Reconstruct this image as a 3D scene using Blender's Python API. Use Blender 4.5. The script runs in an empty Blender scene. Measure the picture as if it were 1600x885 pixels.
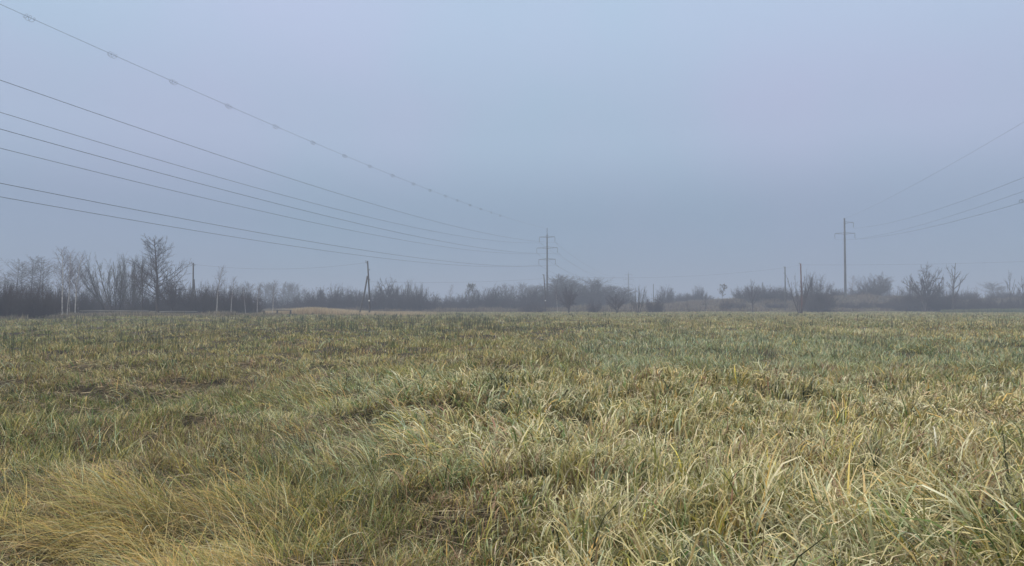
import bpy, math, random
import numpy as np

# ------------------------------------------------------------------ camera, sky, sun, exposure
C = bpy.context.scene.collection
SC = bpy.context.scene
F = 1186.0            # focal length of the photograph in its own pixels (1600 wide)
HY = 478.0            # row of the horizon
EYE = 1.75
cam = bpy.data.cameras.new('camera'); cam.sensor_width = 36.0; cam.lens = 36.0 * F / 1600.0
cam.clip_start = 0.1; cam.clip_end = 6000
co = bpy.data.objects.new('camera', cam); C.objects.link(co)
co.location = (0, 0, EYE)
co.rotation_euler = (math.radians(90) + math.atan((HY - 442.5) / F), 0, 0)
SC.camera = co

SUN_EL, SUN_AZ = 40.0, 232.0       # azimuth from +Y, clockwise: behind the viewer, a little left
SUN_W = 1.5
W = bpy.data.worlds.new('World'); SC.world = W; W.use_nodes = True
nt = W.node_tree; nt.nodes.clear()
def wn(t, **k):
    n = nt.nodes.new(t)
    for a, b in k.items(): setattr(n, a, b)
    return n
bg = wn('ShaderNodeBackground'); bg.inputs['Strength'].default_value = 0.1
wo = wn('ShaderNodeOutputWorld'); nt.links.new(bg.outputs[0], wo.inputs[0])
sky = wn('ShaderNodeTexSky', sky_type='NISHITA', sun_disc=False)
sky.sun_elevation = math.radians(SUN_EL); sky.sun_rotation = math.radians(SUN_AZ)
sky.dust_density = 6.0; sky.air_density = 1.5; sky.ozone_density = 2.0
tc = wn('ShaderNodeTexCoord'); sep = wn('ShaderNodeSeparateXYZ')
nt.links.new(tc.outputs['Generated'], sep.inputs[0])
ramp = wn('ShaderNodeValToRGB')                       # the fog layer seen from below: brighter towards the zenith
nt.links.new(sep.outputs['Z'], ramp.inputs[0])
er = ramp.color_ramp; er.interpolation = 'EASE'
SKY = [(0.0, (0.270, 0.365, 0.475)), (0.10, (0.285, 0.385, 0.530)), (0.22, (0.430, 0.530, 0.700)),
       (0.38, (0.485, 0.620, 0.800)), (0.58, (0.90, 0.95, 1.00)), (1.0, (1.60, 1.52, 1.38))]
while len(er.elements) < len(SKY): er.elements.new(0.5)
for e, (p, c) in zip(er.elements, SKY): e.position = p; e.color = (*c, 1)
no = wn('ShaderNodeTexNoise'); no.inputs['Scale'].default_value = 2.2; no.inputs['Detail'].default_value = 3.0
nt.links.new(tc.outputs['Generated'], no.inputs['Vector'])
nr = wn('ShaderNodeValToRGB'); nr.color_ramp.elements[0].position = 0.35; nr.color_ramp.elements[1].position = 0.65
nr.color_ramp.elements[0].color = (0.95, 1.01, 1.0, 1); nr.color_ramp.elements[1].color = (1.08, 0.98, 1.03, 1)
nt.links.new(no.outputs[0], nr.inputs[0])
mu = wn('ShaderNodeVectorMath', operation='MULTIPLY')
nt.links.new(ramp.outputs[0], mu.inputs[0]); nt.links.new(nr.outputs[0], mu.inputs[1])
sc10 = wn('ShaderNodeVectorMath', operation='SCALE'); sc10.inputs['Scale'].default_value = 10.2
nt.links.new(mu.outputs[0], sc10.inputs[0])
mx = wn('ShaderNodeMix', data_type='RGBA'); mx.inputs[0].default_value = 0.06
nt.links.new(sc10.outputs[0], mx.inputs[6]); nt.links.new(sky.outputs[0], mx.inputs[7])
nt.links.new(mx.outputs[2], bg.inputs['Color'])

sl = bpy.data.lights.new('sun', 'SUN'); sl.energy = SUN_W; sl.angle = math.radians(10); sl.color = (1.0, 0.95, 0.88)
so = bpy.data.objects.new('sun', sl); C.objects.link(so)
so.rotation_euler = (math.radians(90 - SUN_EL), 0, math.radians(180 - SUN_AZ))
# the lamp shines along its -Z; the sky's sun sits at azimuth SUN_AZ measured clockwise from +Y
so.location = (0, 0, 60)
SC.view_settings.view_transform = 'Standard'; SC.view_settings.look = 'None'
SC.view_settings.exposure = 0.0; SC.view_settings.gamma = 1.0; SC.view_settings.use_curve_mapping = False
SC.cycles.volume_bounces = 0; SC.cycles.max_bounces = 6; SC.cycles.diffuse_bounces = 2
SC.cycles.transparent_max_bounces = 16

# ------------------------------------------------------------------ helpers
HAZE_D = 0.0019
R = np.random.default_rng(11)

def sm(a, b, x):
    t = np.clip((np.asarray(x, float) - a) / (b - a), 0, 1); return t * t * (3 - 2 * t)
def bump(x, c, w):
    return np.exp(-((np.asarray(x, float) - c) / w) ** 2)
def _h(i, j, s):
    n = (i.astype(np.int64) * 374761393 + j.astype(np.int64) * 668265263 + s * 1442695041) & 0xffffffff
    n = ((n ^ (n >> 13)) * 1274126177) & 0xffffffff
    n = n ^ (n >> 16)
    return (n & 0xffffff) / float(0xffffff)
def vn(x, y, s):
    xi = np.floor(x); yi = np.floor(y); fx = x - xi; fy = y - yi
    fx = fx * fx * (3 - 2 * fx); fy = fy * fy * (3 - 2 * fy)
    a = _h(xi, yi, s); b = _h(xi + 1, yi, s); c = _h(xi, yi + 1, s); d = _h(xi + 1, yi + 1, s)
    return (a * (1 - fx) + b * fx) * (1 - fy) + (c * (1 - fx) + d * fx) * fy
def fbm(x, y, scale, s, oc=3):
    x = np.asarray(x, float) / scale; y = np.asarray(y, float) / scale; v = 0; a = 0.5; t = 0
    for k in range(oc):
        v = v + a * vn(x * 2 ** k + 17.3 * k, y * 2 ** k - 9.1 * k, s + k * 7); t += a; a *= 0.5
    return v / t
def ux(X, Y):                                         # compass bearing of a place, as the pixel column it is seen in
    return 800 + F * np.asarray(X, float) / np.maximum(np.asarray(Y, float), 0.5)
def px2x(px, Y): return (px - 800) / F * Y
def bank_h(X):
    return np.interp(X, [-60, -20, 10, 30, 53, 71, 105, 118, 135, 170, 300], [0.1, 0.4, 0.7, 1.0, 1.9, 3.2, 4.6, 4.7, 3.9, 3.5, 3.2])
def terrain(X, Y):
    X = np.asarray(X, float); Y = np.asarray(Y, float)
    X, Y = np.broadcast_arrays(X, Y)
    z = bank_h(X) * sm(212, 248, Y + 6 * (fbm(X, Y, 18, 5) - .5))
    z = z + 0.9 * (fbm(X, Y, 11, 71) - .5) * sm(205, 240, Y)
    left = sm(6, -4, X - 0.1 * Y)
    near = sm(150, 60, Y)
    z = z + near * (0.16 + 0.42 * left) * (fbm(X, Y, 1.7, 3) - 0.5) + near * 0.22 * (fbm(X, Y, 6.5, 9, 2) - 0.5)
    z = z + 0.25 * sm(75, 100, Y) * sm(-30, -45, X) * sm(150, 120, Y)
    return z
def tz(X, Y): return float(terrain(np.array([X]), np.array([Y]))[0])

def mesh_np(name, V, Q, mat, parent=None, col=None, smooth=False, mat_only=False):
    me = bpy.data.meshes.new(name)
    V = np.ascontiguousarray(V, dtype=np.float32).reshape(-1, 3); Q = np.ascontiguousarray(Q, dtype=np.int32)
    me.vertices.add(len(V)); me.vertices.foreach_set('co', V.ravel())
    k = Q.shape[1]
    me.loops.add(Q.size); me.loops.foreach_set('vertex_index', Q.ravel())
    me.polygons.add(len(Q)); me.polygons.foreach_set('loop_start', np.arange(len(Q), dtype=np.int32) * k)
    if smooth: me.polygons.foreach_set('use_smooth', np.ones(len(Q), dtype=bool))
    if col is not None:
        at = me.attributes.new('Col', 'FLOAT_COLOR', 'POINT')
        c4 = np.ones((len(V), 4), dtype=np.float32); c4[:, :3] = col
        at.data.foreach_set('color', c4.ravel())
    me.materials.append(mat); me.update(calc_edges=True)
    if mat_only: return me
    o = bpy.data.objects.new(name, me); C.objects.link(o)
    if parent is not None: o.parent = parent
    return o

class MB:
    """collects tubes and boxes as quads"""
    def __init__(s): s.v = []; s.q = []; s.n = 0
    def add(s, V, Q):
        s.v.append(np.asarray(V, float).reshape(-1, 3)); s.q.append(np.asarray(Q, int) + s.n); s.n += len(s.v[-1]); return s
    def tube(s, pts, rad, k=6, cap=True):
        pts = np.asarray(pts, float)[None]; rad = np.broadcast_to(np.asarray(rad, float), (pts.shape[1],))[None]
        V, Q = tubes(pts, rad, k); s.add(V, Q)
        if cap:                                       # end caps: rings shrunk to the axis
            for e, i in ((0, 0), (pts.shape[1] - 1, 1)):
                ring = V.reshape(pts.shape[1], k, 3)[e]; cen = pts[0, e]
                vv = np.concatenate([ring, cen + (ring - cen) * 0.02])
                qq = [[j, (j + 1) % k, k + (j + 1) % k, k + j] for j in range(k)]
                s.add(vv, qq)
        return s
    def box(s, c, h, rz=0.0):
        c = np.asarray(c, float); p = []
        for x in (-1, 1):
            for y in (-1, 1):
                for z in (-1, 1):
                    dx, dy = x * h[0], y * h[1]
                    p.append((c[0] + dx * math.cos(rz) - dy * math.sin(rz), c[1] + dx * math.sin(rz) + dy * math.cos(rz), c[2] + z * h[2]))
        return s.add(p, [(0, 1, 3, 2), (4, 6, 7, 5), (0, 4, 5, 1), (2, 3, 7, 6), (0, 2, 6, 4), (1, 5, 7, 3)])
    def build(s, name, mat, parent=None, smooth=False):
        return mesh_np(name, np.concatenate(s.v), np.concatenate(s.q), mat, parent, smooth=smooth)

def tubes(P, Rr, k):
    """P (N,M,3) centre lines, Rr (N,M) radii -> vertices, quads"""
    N, M, _ = P.shape
    T = np.empty_like(P); T[:, 1:-1] = P[:, 2:] - P[:, :-2]; T[:, 0] = P[:, 1] - P[:, 0]; T[:, -1] = P[:, -1] - P[:, -2]
    T /= np.linalg.norm(T, axis=2, keepdims=True) + 1e-9
    ref = np.where(np.abs(T[:, :1, 2:3]) > 0.9, np.array([1.0, 0, 0]), np.array([0, 0, 1.0]))
    U = np.cross(T, np.broadcast_to(ref, T.shape)); U /= np.linalg.norm(U, axis=2, keepdims=True) + 1e-9
    Vv = np.cross(T, U)
    a = np.arange(k) / k * 2 * math.pi
    ring = P[:, :, None, :] + Rr[:, :, None, None] * (np.cos(a)[None, None, :, None] * U[:, :, None, :] + np.sin(a)[None, None, :, None] * Vv[:, :, None, :])
    base = (np.arange(N) * M * k)[:, None, None] + (np.arange(M - 1) * k)[None, :, None]
    j = np.arange(k)[None, None, :]; jn = (j + 1) % k
    Q = np.stack([base + j, base + jn, base + jn + k, base + j + k], axis=-1).reshape(-1, 4)
    return ring.reshape(-1, 3), Q

def empty(name, loc, rz=0.0):
    o = bpy.data.objects.new(name, None); C.objects.link(o); o.location = loc; o.rotation_euler = (0, 0, rz)
    o.empty_display_size = 0.3; return o
def tag(o, label=None, cat=None, group=None, kind=None):
    if label: o['label'] = label
    if cat: o['category'] = cat
    if group: o['group'] = group
    if kind: o['kind'] = kind
    return o

# ------------------------------------------------------------------ materials
def mat(name, col, rough=0.8, noise=None, ncol=None, nscale=4.0, stretch=(1, 1, 1), metal=0.0, bumpk=0.0):
    m = bpy.data.materials.new(name); m.use_nodes = True; t = m.node_tree; b = t.nodes['Principled BSDF']
    b.inputs['Base Color'].default_value = (*col, 1); b.inputs['Roughness'].default_value = rough; b.inputs['Metallic'].default_value = metal
    b.inputs['Specular IOR Level'].default_value = 0.3
    if ncol is not None:
        tcn = t.nodes.new('ShaderNodeTexCoord'); mp = t.nodes.new('ShaderNodeMapping'); mp.inputs['Scale'].default_value = stretch
        n = t.nodes.new('ShaderNodeTexNoise'); n.inputs['Scale'].default_value = nscale; n.inputs['Detail'].default_value = 5
        r = t.nodes.new('ShaderNodeValToRGB'); r.color_ramp.elements[0].position = 0.38; r.color_ramp.elements[1].position = 0.62
        r.color_ramp.elements[0].color = (*col, 1); r.color_ramp.elements[1].color = (*ncol, 1)
        t.links.new(tcn.outputs['Object'], mp.inputs[0]); t.links.new(mp.outputs[0], n.inputs['Vector'])
        t.links.new(n.outputs[0], r.inputs[0]); t.links.new(r.outputs[0], b.inputs['Base Color'])
        if bumpk:
            bm_ = t.nodes.new('ShaderNodeBump'); bm_.inputs['Strength'].default_value = bumpk
            t.links.new(n.outputs[0], bm_.inputs['Height']); t.links.new(bm_.outputs[0], b.inputs['Normal'])
    return m
def mat_blade(name, transl=0.12, rough=0.55):
    m = bpy.data.materials.new(name); m.use_nodes = True; t = m.node_tree; b = t.nodes['Principled BSDF']
    a = t.nodes.new('ShaderNodeAttribute'); a.attribute_name = 'Col'
    b.inputs['Roughness'].default_value = rough; b.inputs['Specular IOR Level'].default_value = 0.35
    t.links.new(a.outputs['Color'], b.inputs['Base Color'])
    tr = t.nodes.new('ShaderNodeBsdfTranslucent'); t.links.new(a.outputs['Color'], tr.inputs['Color'])
    mi = t.nodes.new('ShaderNodeMixShader'); mi.inputs[0].default_value = transl
    t.links.new(b.outputs[0], mi.inputs[1]); t.links.new(tr.outputs[0], mi.inputs[2])
    t.links.new(mi.outputs[0], t.nodes['Material Output'].inputs['Surface'])
    return m
M_GROUND = mat('thatch_soil', (0.030, 0.025, 0.015), 0.95, ncol=(0.085, 0.070, 0.040), nscale=1.3, bumpk=0.4)
M_BLADE = mat_blade('grass_blades')
M_BARK = mat('dark_bark', (0.050, 0.040, 0.036), 0.9, ncol=(0.085, 0.070, 0.062), nscale=3, stretch=(1, 1, .3))
M_TWIG = mat('twigs', (0.045, 0.034, 0.032), 0.85, ncol=(0.075, 0.056, 0.050), nscale=1.5)
M_TWIG_RED = mat('reddish_twigs', (0.070, 0.042, 0.042), 0.85, ncol=(0.11, 0.072, 0.066), nscale=1.2)
M_TWIG_GREY = mat('grey_twigs', (0.085, 0.080, 0.070), 0.85, ncol=(0.13, 0.12, 0.10), nscale=1.2)
M_BIRCH = mat('birch_bark', (0.66, 0.64, 0.60), 0.7, ncol=(0.34, 0.32, 0.30), nscale=1.6, stretch=(1, 1, 3))
M_PALEBARK = mat('pale_bark', (0.19, 0.17, 0.15), 0.8, ncol=(0.26, 0.24, 0.21), nscale=2)
M_LEAF = mat('old_leaves', (0.070, 0.062, 0.034), 0.8, ncol=(0.11, 0.085, 0.045), nscale=3)
M_CONC = mat('weathered_concrete', (0.075, 0.073, 0.072), 0.9, ncol=(0.12, 0.117, 0.112), nscale=1.5, stretch=(1, 1, .15))
M_STEEL = mat('grey_galvanised_steel', (0.085, 0.09, 0.10), 0.55, metal=0.3)
M_INS = mat('insulator_glass', (0.10, 0.12, 0.13), 0.3)
M_WOODP = mat('tarred_timber', (0.055, 0.045, 0.038), 0.9, ncol=(0.10, 0.085, 0.07), nscale=2, stretch=(1, 1, .1))
M_WOODG = mat('grey_timber', (0.075, 0.07, 0.062), 0.9, ncol=(0.11, 0.10, 0.09), nscale=2, stretch=(1, 1, .1))
M_RUST = mat('red_brown_timber', (0.12, 0.055, 0.045), 0.9, ncol=(0.17, 0.085, 0.07), nscale=2, stretch=(1, 1, .1))
M_WIRE = mat('aluminium_cable', (0.045, 0.048, 0.06), 0.5)
M_WHITE = mat('white_enamel', (0.8, 0.8, 0.78), 0.5)
M_PIPE = mat('pale_concrete_beam', (0.16, 0.155, 0.13), 0.85, ncol=(0.30, 0.285, 0.24), nscale=0.8, stretch=(.3, 1, 1))

# ------------------------------------------------------------------ the ground
def build_ground():
    n = 560; a = 6.0; kk = math.asinh(1450 / a)
    t = np.linspace(-1, 1, n); xs = a * np.sinh(kk * t); ys = 8 + a * np.sinh(kk * t)
    X, Y = np.meshgrid(xs, ys, indexing='ij'); Z = terrain(X, Y) - 0.02
    V = np.stack([X, Y, Z], -1).reshape(-1, 3)
    i = np.arange(n - 1)[:, None] * n + np.arange(n - 1)[None, :]
    Q = np.stack([i, i + n, i + n + 1, i + 1], -1).reshape(-1, 4)
    tag(mesh_np('ground', V, Q, M_GROUND, smooth=True), 'flat damp meadow ground rising to a low bank at the back', kind='structure')
build_ground()

def build_haze():
    m = bpy.data.materials.new('haze'); m.use_nodes = True; t = m.node_tree; t.nodes.clear()
    v = t.nodes.new('ShaderNodeVolumePrincipled'); v.inputs['Color'].default_value = (0.72, 0.82, 0.97, 1)
    v.inputs['Density'].default_value = HAZE_D; v.inputs['Anisotropy'].default_value = 0.0
    o = t.nodes.new('ShaderNodeOutputMaterial'); t.links.new(v.outputs[0], o.inputs['Volume'])
    b = MB().box((0, 0, 16), (1500, 1500, 18)); h = b.build('haze', m)
    tag(h, 'thin blue grey November fog over the whole field', kind='stuff')
build_haze()

# ------------------------------------------------------------------ power lines
DIR = np.array([0.037642, 0.145145]); DIR /= np.linalg.norm(DIR)      # away from the viewer
PER = np.array([DIR[1], -DIR[0]])
TW = np.array([px2x(855, 250), 250.0])                                # the three armed pylon
TW2 = np.array([px2x(1321, 240), 240.0])                              # the pylon on the bank
def z_of(py, Y): return EYE + (HY - py) / F * Y
def fit_wire(tw, off, pts, att_z):
    """plan line through the tower, offset sideways; height from where the photo shows the wire"""
    o = tw + PER * off; S = [0.0] * 6; Zs = [att_z] * 6
    for px, py in pts:
        t = (px - 800) / F                                            # o - s*DIR lies on X = t*Y
        s = (o[0] - t * o[1]) / (DIR[0] - t * DIR[1]); p = o - DIR * s
        S.append(s); Zs.append(z_of(py, p[1]))
    return o, np.polyfit(S, Zs, 2), max(S)
def span(o, cf, s0, s1, n=60):
    s = np.linspace(s0, s1, n); P = o[None] - DIR[None] * s[:, None]
    return np.column_stack([P, np.polyval(cf, s)])
def cable(name, pts, r, label, group, cat='cable', k=5):
    o = MB().tube(pts, r, k, cap=False).build(name, M_WIRE); tag(o, label, cat, group); return o

ARM = {'top': (371.5, 2.6), 'mid': (388.5, 3.5), 'low': (406.5, 2.8)}
INS_L = 1.65
def att(level, side, tw=TW): y, h = ARM[level]; return z_of(y, tw[1]) - INS_L
W1 = [('top', 1, [(0, 124.6), (451, 277), (632.8, 334.7), (843.8, 376.3)], 'highest dark conductor of six sweeping up to the left, just under the marked wire'),
      ('top', -1, [(0, 176), (343, 277), (450, 306.6), (703, 366.5)], 'second conductor from the top on the left, running to the upper arm'),
      ('mid', 1, [(0, 202), (275.5, 277), (450, 322.6), (703, 379.7)], 'third conductor from the top on the left, running to the widest arm'),
      ('mid', -1, [(0, 232.6), (183, 277), (450, 338), (703, 387.6)], 'fourth conductor from the top on the left, running to the widest arm'),
      ('low', 1, [(0, 287), (300, 344.4), (450, 371.3), (646.9, 402.7)], 'fifth conductor from the top on the left, running to the lowest arm'),
      ('low', -1, [(0, 308), (300, 360), (450, 383), (646.9, 409.2)], 'lowest of the six conductors on the left')]
for lv, sd, pts, lab in W1:
    o, cf, smax = fit_wire(TW, sd * ARM[lv][1], pts, att(lv, sd))
    cable('power_cable', span(o, cf, 0, smax + 90, 90), 0.020, lab, 'conductors of the left power line')
MK = [(37, 22.5), (169, 81.4), (266, 124.6), (353.8, 163.4), (428, 195.7), (487, 221.3), (537, 242.4), (576.6, 258.5), (612.6, 272.8), (645.5, 286.9),
      (671.3, 297.3), (695.3, 305.7), (714.4, 313), (734, 319.8), (751, 326.2), (767.3, 332), (781.3, 335.5)]
o, cf, smax = fit_wire(TW, 0, MK, z_of(357.5, 250))
ew = empty('earth_wire', (*o, 0)); tag(ew, 'thin topmost wire on the left hung with small open spiral markers', 'cable', 'earth wires')
pts = span(o, cf, 0, smax + 90, 100) - np.array([o[0], o[1], 0])
MB().tube(pts, 0.014, 5, cap=False).build('wire', M_WIRE, ew)
def helix(length, rad, turns, rod, p0, d):
    n = turns * 14; t = np.linspace(0, 1, n + 1); a = t * turns * 2 * math.pi
    d = d / np.linalg.norm(d); u = np.cross(d, (0, 0, 1.0)); u /= np.linalg.norm(u); v = np.cross(u, d)
    rr = rad * np.minimum(1, np.minimum(t, 1 - t) * 7 + 0.08)
    P = p0 + d * (t[:, None] - .5) * length + (rr * np.cos(a))[:, None] * u + (rr * np.sin(a))[:, None] * v - np.array([0, 0, rad * .25])
    return P, rod
def spiral(parent, p, d, L=1.0, rad=.23, name='spiral_marker'):
    P, rod = helix(L, rad, 3, 0.011, p, d); return MB().tube(P, rod, 4, cap=False).build(name, M_WIRE, parent)
for px, py in MK:
    t = (px - 800) / F; s = (o[0] - t * o[1]) / (DIR[0] - t * DIR[1]); p = o - DIR * s
    z = float(np.polyval(cf, s)); z2 = float(np.polyval(cf, s + 1))
    spiral(ew, np.array([p[0] - o[0], p[1] - o[1], z]), np.array([-DIR[0], -DIR[1], z2 - z]))

def ins_string(mb, top, L):
    x, y, z = top; n = 9
    mb.tube([(x, y, z), (x, y, z - L)], 0.035, 5)
    for i in range(n):
        zz = z - 0.18 - (L - 0.36) * i / (n - 1)
        mb.tube([(x, y, zz + .05), (x, y, zz), (x, y, zz - .03)], [.05, .13, .10], 8)
    return mb
def make_pylon(loc, H_pole, H_top, arms, r0=.34, r1=.21, zb=0, label='', name='power_pylon', jump=True):
    """arms: (height, side, length). the origin is at the pole's foot"""
    t = empty(name, (*loc, zb)); tag(t, label, 'pylon', 'concrete pylons of the high voltage lines')
    MB().tube([(0, 0, -1.5), (0, 0, H_pole * .5), (0, 0, H_pole)], [r0, (r0 + r1) / 2, r1], 14).build('pole', M_CONC, t, True)
    if H_top > H_pole:
        b = MB().tube([(0, 0, H_pole - .4), (0, 0, H_top)], [.10, .07], 8)
        for s in (-1, 1): b.tube([(s * .3, 0, H_pole - .1), (0, 0, H_pole + 1.6)], .045, 5)
        b.tube([(-.1, 0, H_top), (.18, 0, H_top + .1)], .06, 5); b.build('earth_wire_peak', M_STEEL, t)
    for h, sd, L in arms:
        e = np.array([PER[0] * sd * L, PER[1] * sd * L]); b = MB()
        q = np.array([-PER[1], PER[0]]) * .16
        for w in (-1, 1): b.tube([(q[0] * w, q[1] * w, h), (e[0], e[1], h + .22)], .05, 5)
        b.tube([(0, 0, h + .55), (e[0], e[1], h + .24)], .05, 5)
        for k in (0.3, 0.55, 0.8): b.tube([(e[0] * k, e[1] * k, h + .22 * k), (e[0] * (k + .1), e[1] * (k + .1), h + .55 - .31 * (k + .1))], .035, 4)
        b.tube([(-.36, 0, h + .02), (.36, 0, h + .02)], .09, 6); b.build('crossarm', M_STEEL, t)
        m = ins_string(MB(), (e[0], e[1], h + .2), INS_L)
        if jump: m.tube([(e[0], e[1], h + .2 - INS_L), (e[0] + .5, e[1] - .2, h - .1 - INS_L), (e[0] + 1.1, e[1] - .3, h - .62 - INS_L)], .03, 4)
        m.build('insulator', M_INS, t)
    return t
gz = tz(*TW)
make_pylon(TW, z_of(371, 250) - gz, z_of(357, 250) - gz,
           [(z_of(ARM[l][0], 250) - gz, s, ARM[l][1]) for l in ('top', 'mid', 'low') for s in (-1, 1)], zb=gz,
           label='tall concrete pylon with six arms and a thin spike, near the middle')
# the same line runs on: a far pylon in the fog
TF = np.array([px2x(982, 560), 560.0]); gf = tz(*TF)
make_pylon(TF, z_of(429, 560) - gf, z_of(423.5, 560) - gf,
           [(z_of(y, 560) - gf, s, L) for y, L in ((429.5, 2.6), (437, 3.6), (445, 2.8)) for s in (-1, 1)], r0=.48, r1=.34, zb=gf,
           label='faint far pylon with six arms standing in fog right of the dark wood')
def sagline(A, B, sag, n=40):
    t = np.linspace(0, 1, n)[:, None]; P = np.asarray(A) * (1 - t) + np.asarray(B) * t; P[:, 2] -= (4 * sag * t * (1 - t))[:, 0]; return P
names = {('top', -1): 'upper left', ('top', 1): 'upper right', ('mid', -1): 'middle left', ('mid', 1): 'middle right', ('low', -1): 'lower left', ('low', 1): 'lower right'}
for l, yf in (('top', 429.5), ('mid', 437), ('low', 445)):
    for s in (-1, 1):
        a = TW + PER * s * ARM[l][1]; b = TF + PER * s * ARM[l][1]
        cable('power_cable', sagline((*a, att(l, s)), (*b, z_of(yf, 560) - INS_L), 5.0), 0.02,
              'faint conductor running off into the fog from the %s arm of the middle pylon' % names[(l, s)], 'conductors fading behind the middle pylon')
# the line on the right, pylon on the bank
g2 = tz(*TW2)
make_pylon(TW2, z_of(341, 240) - g2, 0, [(z_of(349, 240) - g2, 1, 2.6), (z_of(366, 240) - g2, 1, 3.0), (z_of(366, 240) - g2, -1, 2.9)], r0=.40, r1=.24, zb=g2, jump=False,
           label='tall bare concrete pylon with three arms standing on the bank at right')
W2 = [(2.6, [(1600, 277), (1525, 308.6), (1444, 333.6)], z_of(349, 240) - INS_L, 'second highest of the faint wires climbing off the right edge'),
      (3.0, [(1600, 298.8), (1536, 322.7), (1471, 342), (1417, 358)], z_of(366, 240) - INS_L, 'third highest and clearest wire climbing off the right edge'),
      (-2.9, [(1600, 316), (1525, 337.6), (1444, 357.4)], z_of(366, 240) - INS_L, 'lowest of the four wires climbing off the right edge')]
for off, pts, az, lab in W2:
    o, cf, smax = fit_wire(TW2, off, pts, az)
    c = cable('power_cable', span(o, cf, 0, smax + 70, 80), 0.018, lab, 'wires of the right power line')
    if off < 0:
        s = smax - .3; p = o - DIR * s
        spiral(c, np.array([p[0], p[1], float(np.polyval(cf, s)) + .25]), np.array([-DIR[0], -DIR[1], 0.]), .5, .22)
o, cf, smax = fit_wire(TW2, 0.4, [(1600, 192), (1533.5, 231), (1482, 260.3), (1422, 292.9)], z_of(341, 240))
cable('earth_wire', span(o, cf, 0, smax + 70, 80), 0.014, 'highest and thinnest wire climbing off the right edge', 'earth wires')

# low timber pole line
def low_pole(px, Y, top_y, r, label, m=M_WOODP, lean=0.0, prop=None, plate=None, hooks=((.25, -1), (.6, 1)), m2=None):
    X = px2x(px, Y); g = tz(X, Y); H = z_of(top_y, Y) - g
    t = empty('utility_pole', (X, Y, g)); tag(t, label, 'pole', 'low timber poles')
    MB().tube([(lean * .2 if lean else 0, 0, -.6), (0, 0, H * .4), (-lean, 0, H)], [r * 1.15, r, r * .8], 10).build('post', m, t, True)
    for dz, sd in hooks:
        z = H - dz; x = -lean * (z / H); b = MB().tube([(x, 0, z), (x + sd * (r + .16), 0, z), (x + sd * (r + .16), 0, z + .2)], .025, 5)
        b.tube([(x + sd * (r + .16), 0, z + .1), (x + sd * (r + .16), 0, z + .2), (x + sd * (r + .16), 0, z + .3)], [.05, .09, .05], 6)
        b.build('insulator_hook', M_INS, t)
    if prop:
        dx, fr = prop
        MB().tube([(dx, -.3, -.5), (dx * .5, -.15, H * fr * .5), (-lean * .6 + math.copysign(r, dx), 0, H * fr)], r * .95, 8).build('brace', m2 or M_WOODG, t, True)
    if plate:
        z = z_of(plate, Y) - g; MB().box((0, -r * 1.1 - .02, z), (.14, .012, .14)).build('number_plate', M_WHITE, t)
    return np.array([X - lean, Y, g + H - .3])
PA = low_pole(301.5, 150, 411, .15, 'dark timber pole with a right hand brace rising out of the left thicket', prop=(1.05, .68))
PB = low_pole(577, 150, 408, .16, 'leaning dark pole with a long left hand brace and small white plate', lean=.38, prop=(-2.0, .72), plate=470, hooks=((.2, -1), (.45, -1), (1.9, 1), (3.9, 1), (4.1, -1)))
PC = low_pole(852, 200, 429, .15, 'short timber pole close beside the foot of the middle pylon', lean=.38, plate=470, hooks=((.25, -1),))
PD = low_pole(1227, 215, 417, .17, 'grey pole rising from bushes just left of the forked dead tree', m=M_WOODG, hooks=((.25, -1), (2.0, -1)))
PE = low_pole(1252.5, 172, 412, .17, 'red brown pole standing right behind the forked dead tree', m=M_RUST, lean=.15, hooks=((.15, -1),))
low_pole(1192, 300, 441, .14, 'thin distant pole just above the bushes on the bank, leftmost on the bank', m=M_WOODG, hooks=())
low_pole(1021, 300, 444, .13, 'thin distant pole right of the faint far pylon', hooks=())
low_pole(501, 205, 453, .14, 'short dark post poking out of the rounded bushes left of the braced pole', hooks=())
PR = np.array([px2x(1780, 160), 160, z_of(401, 160)]); PL = np.array([px2x(-60, 160), 160, z_of(405, 160)])
for A, B, sag, lab in ((PL, PA, .8, 'low wire meeting the pole in the left thicket'), (PA, PB, 1.1, 'low wire slung between the two braced poles'),
                       (PB - np.array([0, 0, 3.8]), PC - np.array([0, 0, .8]), .5, 'low wire between the leaning braced pole and the middle pylon'),
                       (PC, PD, 1.5, 'long low wire from the middle pylon to the forked dead tree'),
                       (PD, PE, .05, 'short low wire between the two poles by the forked dead tree'), (PE, PR, .55, 'low wire running level off the right edge')):
    cable('low_cable', sagline(A, B, sag), 0.011, lab, 'wires of the low pole line')

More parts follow.
